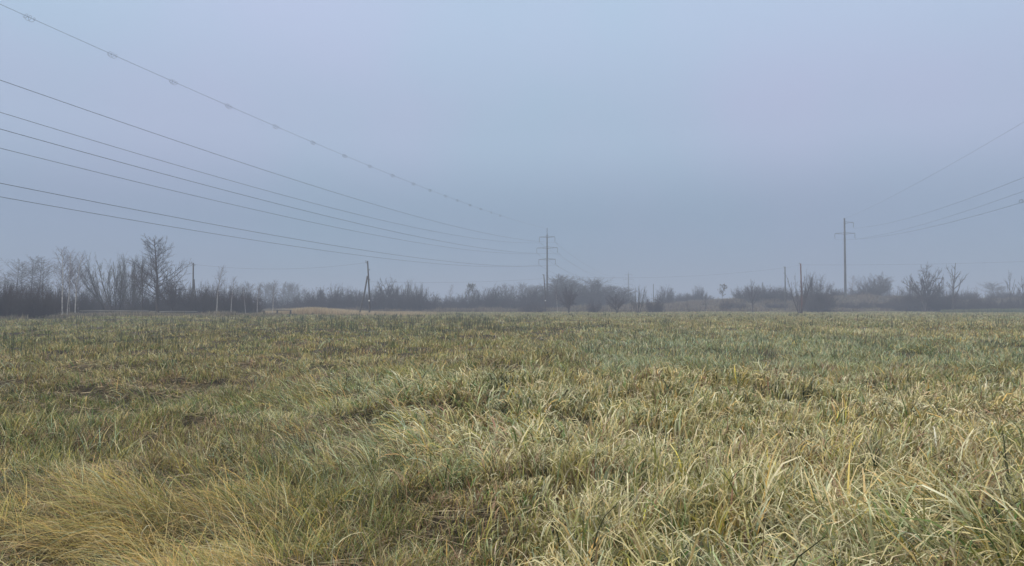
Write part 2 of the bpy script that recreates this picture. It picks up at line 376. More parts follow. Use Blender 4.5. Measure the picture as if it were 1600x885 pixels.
# ------------------------------------------------------------------ trees
def unit(v): return v / (np.linalg.norm(v, axis=-1, keepdims=True) + 1e-9)
def lines(p, d, L, M, wig, trop, rg):
    N = len(p); P = np.empty((N, M + 1, 3)); P[:, 0] = p; d = unit(d)
    for j in range(M):
        d = unit(d + wig * rg.normal(size=(N, 3)) + np.array([0, 0, 1.0]) * trop)
        P[:, j + 1] = P[:, j] + d * (L / M)[:, None]
    return P
def grow(roots, lv, seed):
    """roots: p,d,L,r; lv: list of dicts. returns a list (per level) of (P, Rad)"""
    rg = np.random.default_rng(seed); p, d, L, r = roots; out = []
    for i, q in enumerate(lv):
        M = q.get('M', 4); P = lines(p, d, L, M, q.get('wig', .1), q.get('trop', 0), rg)
        tt = np.linspace(0, 1, M + 1)[None]; tp = q.get('tip', .25)
        Rd = r[:, None] * (1 - (1 - tp) * tt); out.append((P, Rd))
        if i + 1 == len(lv): break
        n = lv[i + 1]; nc = n['n']; N = len(P)
        f = (np.arange(nc)[None] + rg.random((N, nc))) / nc; f = n['f'][0] + (n['f'][1] - n['f'][0]) * f
        x = f * M; k = np.minimum(x.astype(int), M - 1); fr = (x - k)[..., None]; ii = np.arange(N)[:, None]
        pos = P[ii, k] * (1 - fr) + P[ii, k + 1] * fr; tan = unit(P[ii, k + 1] - P[ii, k])
        rn = rg.normal(size=tan.shape)
        if n.get('spiral'):
            ga = np.arange(nc)[None] * 2.399 + rg.random((N, 1)) * 6 + .35 * rg.normal(size=(N, nc)); rn = np.stack([np.cos(ga), np.sin(ga), 0 * ga], -1)
        rn = unit(rn - (rn * tan).sum(-1, keepdims=True) * tan)
        an = np.radians(n['a'][0] + n['a'][1] * rg.normal(size=f.shape))[..., None]
        dd = np.cos(an) * tan + np.sin(an) * rn
        sh = n.get('shape', lambda f: 1 - .5 * f)(f)
        LL = L[:, None] * n['L'] * sh * (1 + .25 * rg.normal(size=f.shape)).clip(.4, 1.7)
        pr = (r[:, None] * (1 - (1 - tp) * f))
        rr = np.minimum(pr * .75, n['r'] * np.sqrt(np.maximum(LL / (LL.mean() + 1e-9), .3)))
        p, d, L, r = pos.reshape(-1, 3), dd.reshape(-1, 3), LL.ravel(), rr.ravel()
    return out
def to_mesh(levels, sides, name, m):
    Vs, Qs, n = [], [], 0
    for (P, Rd), k in zip(levels, sides):
        V, Q = tubes(P, Rd, k); Vs.append(V); Qs.append(Q + n); n += len(V)
    return mesh_np(name, np.concatenate(Vs), np.concatenate(Qs), m, mat_only=True)
def single(H, r, lean=(0, 0)):
    return (np.array([[0, 0, -.15]]), np.array([[lean[0], lean[1], 1.0]]), np.array([H]), np.array([r]))
def fan(n, H, r, spread, seed, base=.25, hv=.25):
    g = np.random.default_rng(seed); a = g.random(n) * 2 * math.pi; s = np.radians(spread) * np.sqrt((np.arange(n) + .5) / n)
    d = np.stack([np.sin(s) * np.cos(a), np.sin(s) * np.sin(a), np.cos(s)], 1)
    p = np.stack([np.cos(a) * base * g.random(n), np.sin(a) * base * g.random(n), -.15 * np.ones(n)], 1)
    return (p, d, H * (1 - hv * g.random(n)) , r * (.6 + .5 * g.random(n)))
PROTO = {}
def proto(key, parts, leaves=None):
    """parts: list of (name, mesh)"""
    hs = []; ws = []
    for _, me in parts:
        a = np.empty(len(me.vertices) * 3, dtype=np.float32); me.vertices.foreach_get('co', a); a = a.reshape(-1, 3)
        hs.append(np.percentile(a[:, 2], 97.5 if key[:4] == 'bush' else 99.6)); ws.append(np.percentile(np.abs(a[:, :2]), 98))
    PROTO[key] = (parts, max(hs), max(ws))
oval = lambda f: np.sin(np.pi * np.clip(f, 0.03, .985)) ** .7
cone = lambda f: np.clip(1.08 - f, .1, 1)
flat = lambda f: 1.0 + 0 * f
def tree_mesh(key, roots, lv, sides, split, seed, mt, mc, names=('trunk', 'crown')):
    g = grow(roots, lv, seed)
    proto(key, [(names[0], to_mesh(g[:split], sides[:split], names[0], mt)), (names[1], to_mesh(g[split:], sides[split:], names[1], mc))])
# big spreading oval tree
tree_mesh('big', single(12, .24), [dict(M=10, wig=.02, trop=.02, tip=.12),
    dict(spiral=1, n=44, f=(.15, .97), a=(54, 5), L=.40, r=.045, M=7, wig=.06, trop=.06, tip=.22, shape=lambda f: np.interp(f, [0, .15, .3, .5, .75, 1], [.62, .85, 1.0, .92, .55, .28])),
    dict(n=13, f=(.12, 1), a=(38, 10), L=.34, r=.019, M=4, wig=.08, trop=.07, tip=.35),
    dict(n=7, f=(.1, 1), a=(36, 12), L=.44, r=.010, M=3, wig=.1, trop=.05, tip=.5),
    dict(n=3, f=(.2, 1), a=(35, 14), L=.5, r=.007, M=2, wig=.1, trop=.03, tip=.6)], (10, 5, 4, 3, 3), 1, 4, M_BARK, M_TWIG)
for i, sd in enumerate((21, 22, 23)):                 # alders: trunk with fine level branchlets
    tree_mesh('alder%d' % i, single(12, .15, (.03 * (i - 1), 0)), [dict(M=9, wig=.025, tip=.15),
        dict(spiral=1, n=46, f=(.28, .99), a=(68, 9), L=.24, r=.03, M=5, wig=.06, trop=.05, tip=.3, shape=lambda f: .35 + .9 * np.sin(np.pi * np.clip(f, .1, .97)) ** .8),
        dict(n=9, f=(.2, 1), a=(45, 12), L=.34, r=.012, M=3, wig=.1, trop=.02, tip=.5),
        dict(n=5, f=(.1, 1), a=(45, 15), L=.5, r=.008, M=2, wig=.12, trop=0, tip=.6)], (8, 4, 3, 3), 1, sd, M_BARK, M_TWIG)
for i, sd in enumerate((31, 32, 33)):                 # birches: white stem, fine narrow crown
    tree_mesh('birch%d' % i, single(9, .088, (.04 * (i - 1), .02)), [dict(M=9, wig=.03, tip=.18),
        dict(spiral=1, n=34, f=(.3, .99), a=(32, 8), L=.19, r=.018, M=5, wig=.05, trop=.03, tip=.3, shape=lambda f: .45 + .8 * np.sin(np.pi * np.clip(f, .1, .97))),
        dict(n=7, f=(.2, 1), a=(35, 12), L=.45, r=.009, M=3, wig=.08, trop=-.06, tip=.5),
        dict(n=4, f=(.2, 1), a=(35, 12), L=.45, r=.006, M=2, wig=.1, trop=-.12, tip=.6)], (8, 4, 3, 3), 1, sd, M_BIRCH, M_TWIG_RED)
for i, sd in enumerate((41, 42)):                     # many stemmed willows
    tree_mesh('willow%d' % i, fan(15, 8.5, .08, 46, sd, .9), [dict(M=8, wig=.04, trop=.055, tip=.2),
        dict(n=19, f=(.22, .99), a=(27, 8), L=.27, r=.022, M=5, wig=.06, trop=.06, tip=.3),
        dict(n=7, f=(.15, 1), a=(28, 10), L=.42, r=.013, M=3, wig=.08, trop=.04, tip=.5),
        dict(n=4, f=(.2, 1), a=(28, 12), L=.5, r=.008, M=2, wig=.1, trop=.02, tip=.6)], (7, 4, 3, 3), 1, sd, M_BARK, M_TWIG_GREY, ('stems', 'twigs'))
for i, (sd, sp) in enumerate(((51, 74), (52, 78), (53, 68), (54, 80))):   # dense rounded bushes
    tree_mesh('bush%d' % i, fan(56, 4.0, .035, sp, sd, 1.3, .16), [dict(M=5, wig=.10, trop=.0, tip=.35),
        dict(n=12, f=(.12, .99), a=(42, 14), L=.36, r=.015, M=3, wig=.1, trop=.03, tip=.5),
        dict(n=9, f=(.1, 1), a=(36, 15), L=.45, r=.011, M=2, wig=.12, trop=.03, tip=.6),
        dict(n=3, f=(.2, 1), a=(36, 15), L=.55, r=.010, M=2, wig=.12, trop=.02, tip=.7)], (4, 3, 3, 3), 1, sd, M_BARK, M_TWIG, ('stems', 'twigs'))
for i, sd in enumerate((61, 62, 63)):                 # denser forest trees seen far off
    tree_mesh('wood%d' % i, single(14, .2, (.02, 0)), [dict(M=8, wig=.02, tip=.2),
        dict(spiral=1, n=60, f=(.08, .985), a=(52, 10), L=.28, r=.05, M=4, wig=.08, trop=.06, tip=.4, shape=(cone if i == 2 else (lambda f: .3 + np.sin(np.pi * np.clip(f, .05, .95)) ** .6))),
        dict(n=12, f=(.1, 1), a=(42, 15), L=.40, r=.035, M=3, wig=.1, trop=.03, tip=.5),
        dict(n=6, f=(.1, 1), a=(42, 15), L=.5, r=.038, M=2, wig=.12, trop=.02, tip=.6)], (6, 3, 3, 3), 1, sd, M_BARK, M_TWIG_GREY)
# forked dead looking tree
tree_mesh('forked', fan(7, 8.0, .11, 24, 77, .25, .3), [dict(M=7, wig=.06, trop=.02, tip=.25),
    dict(n=9, f=(.3, .98), a=(34, 10), L=.24, r=.026, M=4, wig=.1, trop=.07, tip=.35),
    dict(n=5, f=(.2, 1), a=(36, 12), L=.42, r=.012, M=3, wig=.1, trop=.03, tip=.5)], (7, 4, 3), 1, 78, M_BARK, M_TWIG, ('stems', 'twigs'))
# round apple like tree
tree_mesh('round', fan(3, 2.6, .17, 20, 81, .2, .1), [dict(M=5, wig=.06, tip=.6),
    dict(n=8, f=(.3, 1.0), a=(46, 14), L=1.25, r=.075, M=6, wig=.10, trop=.03, tip=.3, shape=flat),
    dict(n=9, f=(.15, 1), a=(42, 14), L=.38, r=.03, M=4, wig=.12, trop=.03, tip=.4),
    dict(n=7, f=(.1, 1), a=(42, 15), L=.42, r=.014, M=3, wig=.12, trop=.02, tip=.5),
    dict(n=4, f=(.1, 1), a=(42, 15), L=.5, r=.008, M=2, wig=.12, trop=.02, tip=.6)], (8, 6, 4, 3, 3), 1, 83, M_BARK, M_TWIG)
# upright tree with candelabra limbs
tree_mesh('upright', single(9, .15), [dict(M=8, wig=.03, tip=.2),
    dict(spiral=1, n=13, f=(.15, .9), a=(44, 10), L=.52, r=.06, M=6, wig=.07, trop=.10, tip=.3, shape=lambda f: np.clip(1.15 - f, .25, 1)),
    dict(n=6, f=(.25, 1), a=(36, 10), L=.32, r=.022, M=4, wig=.09, trop=.10, tip=.4),
    dict(n=4, f=(.2, 1), a=(34, 12), L=.42, r=.011, M=3, wig=.1, trop=.05, tip=.5)], (8, 5, 3, 3), 1, 84, M_BARK, M_TWIG)
for i, sd in enumerate((91, 92)):                     # thin saplings
    tree_mesh('sapling%d' % i, fan(3 + i, 4.5, .035, 14, sd, .3, .4), [dict(M=6, wig=.04, tip=.25),
        dict(n=13, f=(.15, .98), a=(34, 9), L=.26, r=.014, M=3, wig=.08, trop=.04, tip=.5),
        dict(n=5, f=(.2, 1), a=(34, 12), L=.45, r=.008, M=2, wig=.1, trop=.02, tip=.6)], (5, 3, 3), 1, sd, M_BARK, M_TWIG)
# crooked pale shrub
tree_mesh('crooked', fan(5, 4.6, .06, 26, 95, .3, .3), [dict(M=7, wig=.16, trop=.02, tip=.35),
    dict(n=7, f=(.3, 1), a=(50, 15), L=.3, r=.022, M=4, wig=.16, trop=.05, tip=.4),
    dict(n=5, f=(.2, 1), a=(45, 15), L=.45, r=.011, M=3, wig=.15, tip=.5)], (6, 4, 3), 1, 96, M_PALEBARK, M_TWIG_GREY, ('stems', 'twigs'))
# trees that kept clumps of old leaves
def leafy(key, seed):
    g = grow(single(7, .09), [dict(M=7, wig=.03, tip=.25),
        dict(n=22, f=(.28, .98), a=(40, 8), L=.30, r=.03, M=5, wig=.06, trop=.07, tip=.3, shape=oval),
        dict(n=5, f=(.3, 1), a=(36, 12), L=.3, r=.014, M=3, wig=.1, tip=.5)], seed)
    rg = np.random.default_rng(seed); P2 = g[2][0][:, -1]; tips = P2[rg.random(len(P2)) < .75]
    n = 14; c = np.repeat(tips, n, 0) + rg.normal(size=(len(tips) * n, 3)) * np.array([.10, .10, .14])
    a = unit(rg.normal(size=c.shape)); b = unit(np.cross(a, rg.normal(size=c.shape))); s = .06
    V = np.stack([c - a * s - b * s, c + a * s - b * s, c + a * s + b * s, c - a * s + b * s], 1)
    Q = np.arange(len(c) * 4).reshape(-1, 4)
    proto(key, [('trunk', to_mesh(g[:1], (7,), 'trunk', M_BARK)), ('crown', to_mesh(g[1:], (4, 3), 'crown', M_TWIG)), ('leaves', mesh_np('leaves', V, Q, M_LEAF, mat_only=True))])
leafy('leafy0', 101); leafy('leafy1', 102)

TNAME = dict(big='bare_tree', alder='alder_tree', birch='birch_tree', willow='willow_tree', bush='bush', wood='woodland_tree', forked='dead_tree',
             round='bare_tree', upright='bare_tree', sapling='sapling', crooked='bare_shrub', leafy='leafy_tree')
TCAT = dict(bush='bush', sapling='sapling', crooked='shrub')
RT = random.Random(5)
def plant(key, px, Y, top, label, group=None, wpx=None, name=None, rz=None, sink=0.0):
    """a tree seen in column px, Y metres off, whose top reaches row top; wpx its width in columns"""
    parts, h0, w0 = PROTO[key]; X = px2x(px, Y); g = tz(X, Y) - sink; H = z_of(top, Y) - g
    k = key.rstrip('0123456789')
    t = empty(name or TNAME[k], (X, Y, g), RT.random() * 6.28 if rz is None else rz); sz = H / h0
    sx = sz if wpx is None else (wpx * (1.3 if k == 'bush' and Y > 180 else 1.6 if k == 'wood' and Y < 300 else 1.0) / F * Y / 2) / w0
    t.scale = (sx, sx, sz); tag(t, label, TCAT.get(k, 'tree'), group)
    for nm, me in parts:
        o = bpy.data.objects.new(nm, me); C.objects.link(o); o.parent = t
    return t
ORD = 'first second third fourth fifth sixth seventh eighth ninth tenth eleventh twelfth thirteenth fourteenth fifteenth sixteenth seventeenth eighteenth nineteenth twentieth'.split()
def row(keys, items, what, where, group):
    """items: (px, Y, top, wpx); labels count from the left"""
    items = sorted(items, key=lambda i: i[0])
    for i, it in enumerate(items):
        px, Y, top = it[:3]; w = it[3] if len(it) > 3 else None
        plant(keys[i % len(keys)], px, Y, top, '%s, %s from the left %s' % (what, ORD[i] if i < len(items) - 1 else 'rightmost, last', where), group, w)

B = ['bush0', 'bush2', 'bush1', 'bush3']
# left side
row(['alder0', 'alder1', 'alder2'], [(5, 185, 424), (25, 175, 404), (32, 178, 410), (47, 180, 398), (60, 178, 400), (66, 182, 404), (-12, 175, 415)],
    'slender hazy alder', 'in the far grove at the left edge', 'alders at the left edge')
row(B, [(-14, 92, 455, 60), (8, 92, 449, 62), (30, 94, 452, 60), (52, 95, 450, 60), (70, 98, 452, 46), (86, 112, 455, 40)], 'dark tangled bush', 'before the far grove', 'dark bushes at the left edge')
row(B, [(-5, 108, 446, 56), (22, 112, 447, 56), (48, 110, 448, 56), (80, 115, 449, 56), (108, 120, 454, 56), (124, 124, 458, 50)], 'brown dense bush', 'in the second thicket line', 'bushes behind the first thicket')
row(B, [(140, 140, 464, 44), (158, 142, 463, 44), (178, 140, 462, 44), (198, 142, 461, 44), (218, 140, 459, 44), (238, 138, 460, 44), (258, 138, 457, 46), (278, 136, 455, 46), (296, 134, 455, 46), (314, 132, 454, 46),
        (332, 132, 452, 46), (350, 134, 453, 44), (366, 136, 455, 44), (382, 138, 458, 40), (396, 142, 462, 36)], 'dark grey bush', 'in the long thicket below bare trees', 'bushes of the long thicket')
row(B, [(270, 150, 448, 40), (306, 152, 450, 40), (325, 150, 447, 40), (345, 150, 449, 40), (375, 152, 452, 36)], 'ragged taller bush', 'behind the long thicket', 'taller bushes in the thicket')
plant('birch0', 98, 104, 383, 'white stemmed birch, tallest and leftmost of the birches', 'birches in the meadow edge')
plant('birch1', 105, 105, 425, 'small curved birch leaning beside the tallest birch', 'birches in the meadow edge')
plant('birch1', 109, 118, 388, 'slim birch between the tallest birch and the twin birches', 'birches in the meadow edge')
plant('birch2', 118, 118, 390, 'pinkish birch, left one of a close pair', 'birches in the meadow edge')
plant('birch0', 123, 121, 396, 'pinkish birch, right one of a close pair', 'birches in the meadow edge')
plant('alder1', 137, 125, 414, 'thin bare tree standing between the birches and the willow clump', None, 22)
plant('willow0', 176, 128, 394, 'broad fan of many grey willow stems left of the tallest tree', 'willows', 88)
plant('willow1', 200, 134, 396, 'narrower willow clump tucked behind the broad fan of stems', 'willows', 60)
plant('upright', 222, 126, 400, 'bare tree with steep limbs just left of the tallest tree', None, 30)
plant('willow1', 210, 128, 414, 'low stemmed willow leaning between broad willow and tallest tree', 'willows', 36)
plant('big', 246, 118, 368, 'tallest bare tree with an oval spreading crown', None, 82)
plant('round', 270, 128, 428, 'low bare tree under the right side of the tallest tree', None, 48)
plant('birch2', 339, 125, 413, 'white birch standing alone before the long thicket', 'birches in the meadow edge', 26)
plant('birch0', 361, 127, 431, 'shorter birch, next to the lone white birch on its right', 'birches in the meadow edge', 20)
plant('birch1', 384, 128, 448, 'small pale birch at the low end of the long thicket', 'birches in the meadow edge', 16)
plant('birch2', 402, 131, 440, 'dark tipped birch, second from the right of the birch row', 'birches in the meadow edge', 18)
plant('birch0', 426, 134, 437, 'white footed birch, rightmost of the birch row', 'birches in the meadow edge', 24)
row(['wood0', 'wood1', 'wood2'], [(376, 345, 444, 22), (388, 340, 440, 24), (400, 345, 444, 24), (414, 350, 441, 26), (428, 340, 441, 24), (440, 335, 440, 26), (450, 340, 440, 26), (460, 335, 442, 24), (469, 340, 444, 20), (477, 335, 449, 14)],
    'ghostly fog bound tree', 'in the faint grove behind the birches', 'faint grove in the fog')
row(B, [(412, 205, 468, 26), (426, 205, 467, 28), (440, 205, 468, 28), (454, 205, 467, 28), (467, 203, 468, 28)], 'low dark bush', 'in the hedge under the faint grove', 'low hedge bushes')
row(B, [(480, 200, 462, 38), (496, 200, 456, 40), (512, 200, 454, 42), (524, 200, 451, 42), (540, 202, 454, 42), (556, 202, 455, 40), (568, 204, 460, 34)], 'rounded brown bush', 'in the mound left of the braced pole', 'bushes left of the braced pole')
row(B, [(584, 205, 458, 34), (598, 205, 452, 38), (612, 205, 455, 38), (626, 205, 458, 36), (640, 205, 456, 36), (656, 205, 454, 38), (670, 206, 460, 34), (682, 208, 466, 26)], 'grey bush', 'in the mound right of the braced pole', 'bushes right of the braced pole')
plant('round', 606, 208, 434, 'round crowned bare tree just right of the braced pole', None, 38)
plant('willow0', 634, 210, 436, 'wide pale stemmed willow above the bushes left of centre', 'willows', 46)
plant('willow1', 650, 212, 440, 'smaller willow leaning on the wide pale willow', 'willows', 30)
row(B, [(696, 235, 467, 28), (708, 232, 464, 32), (722, 230, 462, 34), (738, 230, 460, 34), (752, 230, 456, 36), (766, 230, 451, 38), (782, 230, 455, 36), (798, 232, 460, 34), (814, 230, 457, 36), (828, 228, 457, 34), (842, 228, 454, 34), (858, 230, 458, 34)],
    'dull dark bush', 'in the long mound left of the pylon', 'bushes left of the middle pylon')
plant('birch0', 702, 340, 444, 'thin faint tree standing in the dip left of centre', None, 14)
plant('leafy0', 732, 250, 443, 'airy tree with leaf clumps, left one of two above the bushes', None, 12)
plant('leafy1', 741, 252, 443, 'airy tree with leaf clumps, right one of two above the bushes', None, 12)
row(['wood0', 'wood1'], [(790, 330, 442), (804, 330, 445), (817, 335, 440), (824, 335, 445)], 'pale foggy tree', 'behind the bushes left of the pylon', 'pale trees left of the pylon')
row(['wood1', 'wood0', 'wood2'], [(836, 262, 447, 26), (847, 262, 443, 28), (866, 262, 427, 34), (877, 264, 429, 34), (888, 266, 433, 32), (899, 268, 438, 32), (910, 270, 441, 30), (923, 268, 433, 32), (933, 270, 438, 30), (943, 272, 443, 28), (953, 275, 445, 28), (963, 276, 447, 26), (972, 278, 448, 22), (979, 280, 455, 18)],
    'grey woodland tree', 'in the dark wood behind the pylon', 'trees of the dark wood')
row(B, [(868, 250, 450, 40), (882, 252, 449, 40), (898, 255, 450, 40), (914, 256, 452, 40), (930, 258, 450, 40), (946, 260, 454, 38), (962, 262, 457, 36), (976, 264, 462, 28)], 'shadowy bush', 'along the foot of the dark wood', 'bushes under the dark wood')
plant('bush2', 834, 195, 474, 'scrubby low bush at the foot of the middle pylon', None, 34)
plant('round', 889, 170, 445, 'dark round shrub with a short trunk right of the middle pylon', None, 34)
plant('birch1', 871, 190, 446, 'very thin pale trunk between the pylon and the dark round shrub', None, 12)
plant('bush0', 929, 185, 471, 'small low shrub right of the dark round shrub', None, 20)
plant('round', 964, 180, 458, 'low spreading shrub under the faint far pylon', None, 34)
plant('sapling0', 946, 182, 478, 'tiny upright sapling left of the low spreading shrub', None, 8)
plant('willow1', 997, 175, 446, 'spiky dark shrub right of the faint far pylon', None, 30, 'shrub')
plant('sapling1', 988, 185, 462, 'thin sapling left of the spiky dark shrub', None, 12)
plant('bush1', 1021, 190, 464, 'rounded shrub at the foot of the thin distant pole', None, 26)
plant('bush2', 1039, 260, 450, 'upright grey bush right of the rounded shrub', None, 28)
row(B, [(1052, 290, 462, 26), (1066, 290, 459, 28), (1080, 290, 461, 28), (1096, 285, 460, 30)], 'hazy low bush', 'on the rise right of centre', 'hazy bushes right of centre')
plant('bush2', 1091, 280, 449, 'pale bushy tree above the hazy low bushes', None, 18)
plant('sapling0', 1073, 230, 455, 'thin sapling before the hazy low bushes', None, 8)
plant('sapling1', 1101, 215, 453, 'thin tall sapling, right of the hazy low bushes', None, 10)
plant('sapling0', 1076, 190, 471, 'short dark sapling in the dead weeds', None, 8)
plant('leafy1', 1128, 262, 444, 'small open tree with dark leaf clumps alone on the bank', None, 16)
plant('sapling1', 1148, 265, 448, 'wispy sapling right of the open leafy tree', None, 12)
plant('bush3', 1134, 215, 469, 'brown knee high bush on the bank slope under the leafy tree', None, 16)
# right side
row(B, [(1140, 228, 471, 16), (1156, 224, 473, 18), (1205, 226, 472, 20), (1222, 224, 473, 16), (1296, 226, 470, 18), (1318, 224, 472, 20), (1338, 222, 473, 18), (1352, 226, 470, 22), (1378, 224, 471, 20), (1396, 222, 470, 22)],
    'low brown scrub bush', 'on the face of the bank', 'scrub on the bank')
row(B, [(1162, 250, 450, 28), (1172, 240, 448, 30), (1188, 245, 449, 30), (1202, 245, 448, 30), (1216, 242, 452, 30), (1230, 240, 450, 30)], 'reddish bush', 'in the clump left of the forked dead tree', 'reddish bushes on the bank')
plant('upright', 1176, 190, 436, 'tall twiggy shrub at the left end of the reddish clump', None, 26)
plant('sapling1', 1210, 238, 446, 'twiggy sapling poking above the reddish clump', None, 14)
plant('forked', 1249, 168, 421, 'dark dead tree with several bare forked stems', None, 38)
plant('bush1', 1276, 200, 437, 'large round dark bush right of the forked dead tree', None, 44)
plant('bush0', 1266, 210, 441, 'twiggy bush half hidden behind the large round bush', None, 34)
plant('sapling0', 1300, 250, 437, 'thin sapling between large round bush and bank pylon', None, 10)
plant('bush2', 1310, 255, 452, 'grey bush at the left foot of the bank pylon', None, 24)
plant('birch1', 1329, 270, 430, 'faint leaning birch at right foot of the bank pylon', None, 20)
plant('bush0', 1338, 262, 450, 'low hazy bush right of the bank pylon', None, 22)
plant('bush3', 1362, 250, 433, 'large hazy bush right of the bank pylon', None, 44)
plant('wood1', 1376, 290, 430, 'pale tree showing behind the large hazy bush', None, 22)
plant('wood0', 1388, 310, 436, 'paler smaller tree, right of the large hazy bush', None, 18)
plant('sapling1', 1405, 245, 444, 'faint twiggy sapling between hazy bush and apple like tree', None, 18)
plant('upright', 1421, 225, 428, 'bare thin tree on the left of the apple like tree', None, 24)
plant('round', 1445, 200, 414, 'bare apple like tree with a wide rounded crown', None, 56)
row(B, [(1412, 215, 458, 34), (1430, 210, 452, 34), (1450, 208, 452, 36), (1468, 207, 448, 36), (1480, 208, 456, 30)], 'dense dark bush', 'under the apple like tree', 'bushes under the apple like tree')
plant('upright', 1488, 195, 411, 'bare tree with steep candle like limbs, right of apple like tree', None, 46)
plant('crooked', 1524, 215, 446, 'pale crooked bare shrub near right edge', None, 18)
plant('crooked', 1538, 218, 452, 'smaller pale crooked shrub near right edge', None, 16)
plant('sapling0', 1513, 250, 445, 'dim pointed sapling right of the candle limbed tree', None, 14)
plant('wood0', 1553, 330, 440, 'pale grey round tree in the fog near the right edge', None, 34)
plant('wood1', 1568, 340, 446, 'fainter small tree beside the pale grey round tree', None, 20)
plant('upright', 1579, 225, 422, 'slim upright bare tree near the right edge', None, 20)
plant('upright', 1600, 215, 431, 'bare tree cut by the right edge of the view', None, 26)
plant('sapling1', 1590, 235, 445, 'twiggy sapling between the last two upright trees', None, 14)
row(B, [(1508, 208, 464, 24), (1522, 207, 466, 26), (1536, 206, 465, 28), (1552, 206, 466, 26), (1570, 208, 470, 24), (1586, 205, 467, 26), (1602, 203, 464, 28), (1618, 203, 462, 30)],
    'low blackish bush', 'in the row behind the green strip', 'low blackish bushes at right')
row(B, [(1500, 240, 455, 26), (1516, 245, 457, 24), (1560, 250, 458, 26), (1575, 255, 457, 26), (1592, 250, 455, 28)], 'reddish hazy shrub', 'at the back near the right edge', 'reddish shrubs at right')
# slim marker post in the dip
t = empty('marker_post', (px2x(688, 220), 220, tz(px2x(688, 220), 220))); tag(t, 'slim white capped post in the dip left of centre', 'post')
MB().tube([(0, 0, -.3), (0, 0, 2.8)], .07, 8).build('post', M_WOODG, t); MB().tube([(0, 0, 2.8), (0, 0, 3.2)], .15, 8).build('cap', M_WHITE, t)
# long low beams at the foot of the thicket
def beam(px0, px1, Y, ytop, label):
    x0, x1 = px2x(px0, Y), px2x(px1, Y); z = z_of(ytop, Y); t = empty('low_barrier', ((x0 + x1) / 2, Y, tz((x0 + x1) / 2, Y))); gz_ = t.location.z; tag(t, label, 'barrier', 'long low barriers')
    b = MB(); h = (x1 - x0) / 2; b.box((0, 0, z - gz_ - .09), (h, .25, .09)); b.build('top_beam', M_PIPE, t)
    for i in range(int(h * 2 / 2.5) + 1):
        MB().box((-h + .2 + i * (2 * h - .4) / int(h * 2 / 2.5), 0, (z - gz_ - .19) / 2 - .1), (.12, .12, (z - gz_ - .19) / 2 + .1)).build('support', M_CONC, t)
beam(126, 232, 118, 485.3, 'long low pale barrier lying before the willow clump')
beam(236, 308, 122, 486.3, 'dull low barrier continuing right below the tallest tree')
beam(411, 456, 135, 484.0, 'short low pale barrier beside the rightmost birch')

# ------------------------------------------------------------------ grass and weeds
PAL = {k: np.array(v) for k, v in dict(
    straw=(.60, .49, .21), pale=(.78, .71, .44), olive=(.26, .26, .065), green=(.11, .20, .045), grey=(.33, .43, .27), gold=(.66, .46, .14),
    brown=(.21, .145, .075), red=(.35, .20, .12), yellow=(.55, .47, .07), dark=(.035, .055, .022), sage=(.38, .42, .23)).items()}
def zones(X, Y):
    """what grows where: returns palette weights and growth habit per place"""
    d = np.hypot(X, Y); u = ux(X, Y) + 160 * (fbm(X, Y, 3.0 + 0 * X, 401) - .5) * np.clip(30 / d, .15, 1); u = np.where(Y < 1, 800, u)
    v = HY + 1.42 * F / np.maximum(d, 1) + 26 * (fbm(X * .5, Y, 2.2, 402) - .5) * np.clip(20 / d, .2, 1)   # row, as a stand in for log distance
    n1 = fbm(X, Y, 1.1, 31); n2 = fbm(X, Y, 3.2, 47); n3 = fbm(X, Y, 11, 59)
    left = sm(760, 420, u + (v - 560) * -.6)                 # hummocky left half
    fg_l = sm(600, 330, u) * sm(650, 745, v + (300 - u) * .05)                 # lodged golden grass
    mid = bump(u, 640, 210) * sm(540, 590, v) * sm(760, 680, v)
    band = sm(850, 1000, u) * sm(505, 520, v) * sm(572, 550, v + 0.02 * (u - 1200))
    right = (1 - left) * sm(560, 590, v)
    far = sm(520, 500, v)
    far_r = sm(1380, 1500, u) * bump(v, 516, 14)
    w = {k: 0 * X + .02 for k in PAL}
    w['straw'] = .50 + .75 * right + .8 * fg_l + .25 * far; w['pale'] = .26 + .55 * right + .15 * mid + .25 * band; w['dark'] = .12 + .25 * band + .2 * left + .40 * right + .12 * mid + 2.2 * sm(.66, .80, fbm(X, Y, 1.15, 99)) * (1 - fg_l) + 1.6 * sm(.60, .72, fbm(X, Y * .45, 3.6, 149)) * sm(16, 32, d)
    w['olive'] = .55 + .55 * left + .35 * right + .55 * far + 1.2 * sm(.52, .68, n2) ; w['green'] = .24 + .85 * left * sm(.44, .60, n2) * (1 - fg_l) + .25 * far + .25 * right + .35 * mid + .4 * band
    w['grey'] = .12 + 1.7 * band + .55 * mid; w['sage'] = .30 + 1.4 * band + .6 * mid + .3 * right + .5 * far
    w['gold'] = .14 + 1.7 * fg_l + .2 * right + 1.2 * far_r; w['brown'] = .22 + 1.1 * left * sm(.5, .68, fbm(X, Y, 1.6, 83)) + .9 * sm(.6, .75, fbm(X, Y, 2.1, 87)) + .7 * far_r
    w['red'] = .03 + .9 * sm(.66, .80, fbm(X, Y, 1.3, 91)) + .25 * bump(u, 650, 90) * bump(v, 735, 25) ; w['yellow'] = .05 + .12 * (v > 620)
    w['green'] = w['green'] + .9 * bump(u, 230, 120) * bump(v, 600, 25) + .5 * bump(u, 30, 60) * bump(v, 655, 18)
    w['red'] = w['red'] + .5 * sm(.56, .68, fbm(X, Y * .6, 4.5, 131)) * (1 - band); w['straw'] = w['straw'] + .9 * sm(.48, .62, n3) + .5 * left * sm(.5, .6, fbm(X, Y, 2.0, 137)); w['olive'] = w['olive'] + .5 * sm(.5, .3, n3)
    return w, left, fg_l, mid, band, right, far, n1, n2
